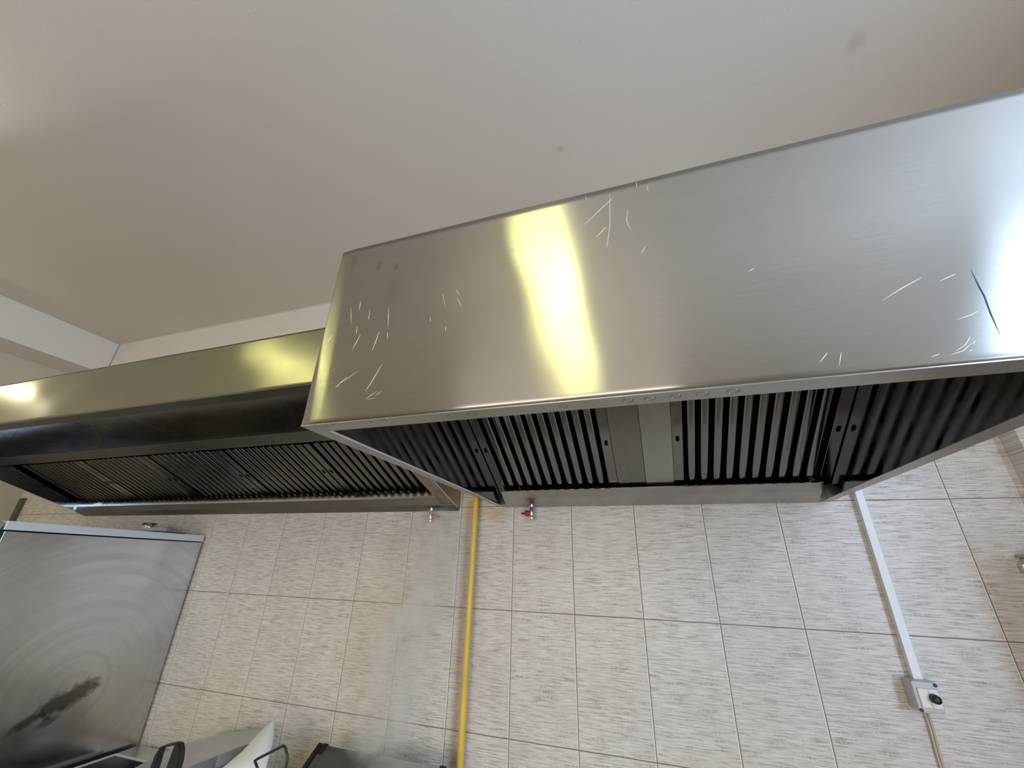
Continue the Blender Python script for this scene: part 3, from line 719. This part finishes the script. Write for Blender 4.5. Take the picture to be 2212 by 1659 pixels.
# contact grill with a sloping lid
t = thing('contact_grill', 'low stainless contact grill with sloping lid and black corner caps, steam rising from it', 'grill', (-.18, -.3, WT))
gx0, gx1 = -.437 + .18, .086 + .18
def gl(x, y, z): return (x, y + .3, z - WT)
b = MB(); prof = [(.15, .250), (-.12, .055), (-.125, .045), (-.10, .050), (.15, .226)]
b = MB(); b.prism([(.150, -1.25 - WT), (-.120, -1.445 - WT), (-.125, -1.452 - WT), (-.12, -1.47 - WT), (.150, -1.30 - WT)], 'x', gx0 + .022, gx1 - .004, bev=.003); GL = b.build('lid', M['cabinet_steel'], t)
b = MB(); b.prism([(.153, -1.247 - WT), (-.122, -1.444 - WT), (-.130, -1.455 - WT), (-.12, -1.475 - WT), (.153, -1.30 - WT)], 'x', gx0, gx0 + .021, bev=.003); b.build('side_cap', M['black'], GL)
for x in (gx0 + .021, gx1 - .026):
    b = MB(); b.prism([(.154, -1.246 - WT), (.120, -1.270 - WT), (.120, -1.285 - WT), (.154, -1.285 - WT)], 'x', x, x + .027, bev=.003); b.build('corner_cap', M['black'], GL)
b = MB(); b.prism([(.14, -1.315 - WT), (-.10, -1.485 - WT), (-.10, 0.001), (.14, 0.001)], 'x', gx0 + .01, gx1 - .01, bev=.003); b.build('body', M['dirty_steel'], t)

# ---------------------------------------------------------------- steam
def steam():
    mt = bpy.data.materials.new('steam'); mt.use_nodes = True; nt = mt.node_tree
    nt.nodes.remove(nt.nodes['Principled BSDF']); out = nt.nodes['Material Output']
    v = nt.nodes.new('ShaderNodeVolumeScatter'); v.inputs['Color'].default_value = (1, 1, 1, 1); v.inputs['Anisotropy'].default_value = .2
    nt.links.new(v.outputs[0], out.inputs['Volume'])
    o = OBJ(nt); s = nt.nodes.new('ShaderNodeSeparateXYZ'); nt.links.new(o, s.inputs[0])
    X, Y, Z = s.outputs
    # axis of the plume leans to the right as it rises
    hgt = maprange(nt, Z, -1.30, -.42, 0, 1)
    cx = MATH(nt, 'ADD', MATH(nt, 'MULTIPLY', hgt, .18), -.20)
    rad = MATH(nt, 'ADD', .10, MATH(nt, 'MULTIPLY', MATH(nt, 'SINE', MATH(nt, 'MULTIPLY', hgt, 3.0)), .09))
    dx = MATH(nt, 'DIVIDE', MATH(nt, 'SUBTRACT', X, cx), rad)
    dy = MATH(nt, 'DIVIDE', MATH(nt, 'ADD', Y, .14), .11)
    d = MATH(nt, 'SUBTRACT', 1, MATH(nt, 'ADD', MATH(nt, 'POWER', dx, 2), MATH(nt, 'POWER', dy, 2)), clamp=True)
    n = RAMP(nt, NOISE(nt, MAP(nt, o, (1, 1, .55)), 7, 4, .55, 1.2), [(.42, 0), (.66, 1)])
    fade = MATH(nt, 'MULTIPLY', maprange(nt, Z, -1.42, -1.28, 0, 1), maprange(nt, Z, -.50, -.38, 1, .2))
    dens = MATH(nt, 'MULTIPLY', MATH(nt, 'MULTIPLY', d, n), MATH(nt, 'MULTIPLY', fade, 15.0))
    nt.links.new(dens, v.inputs['Density'])
    return mt
b = MB()
pts = [(-.21, -.14, -1.245 + 0), (-.19, -.14, -1.1), (-.13, -.14, -.85), (-.06, -.14, -.62), (-.02, -.14, -.43)]
rings = []
seg = 20
for (x, y, z), r in zip(pts, (.20, .22, .21, .19, .12)):
    rings.append([b.bm.verts.new((x + r * math.cos(2 * math.pi * k / seg), y + .125 * math.sin(2 * math.pi * k / seg), z)) for k in range(seg)])
for a, c_ in zip(rings, rings[1:]):
    for k in range(seg): b.bm.faces.new([a[k], a[(k + 1) % seg], c_[(k + 1) % seg], c_[k]])
b.bm.faces.new(rings[0][::-1]); b.bm.faces.new(rings[-1])
o = b.build('steam_plume', steam()); o['kind'] = 'stuff'; tag(o, 'faint white steam drifting up from the grill to the long hood', 'steam')
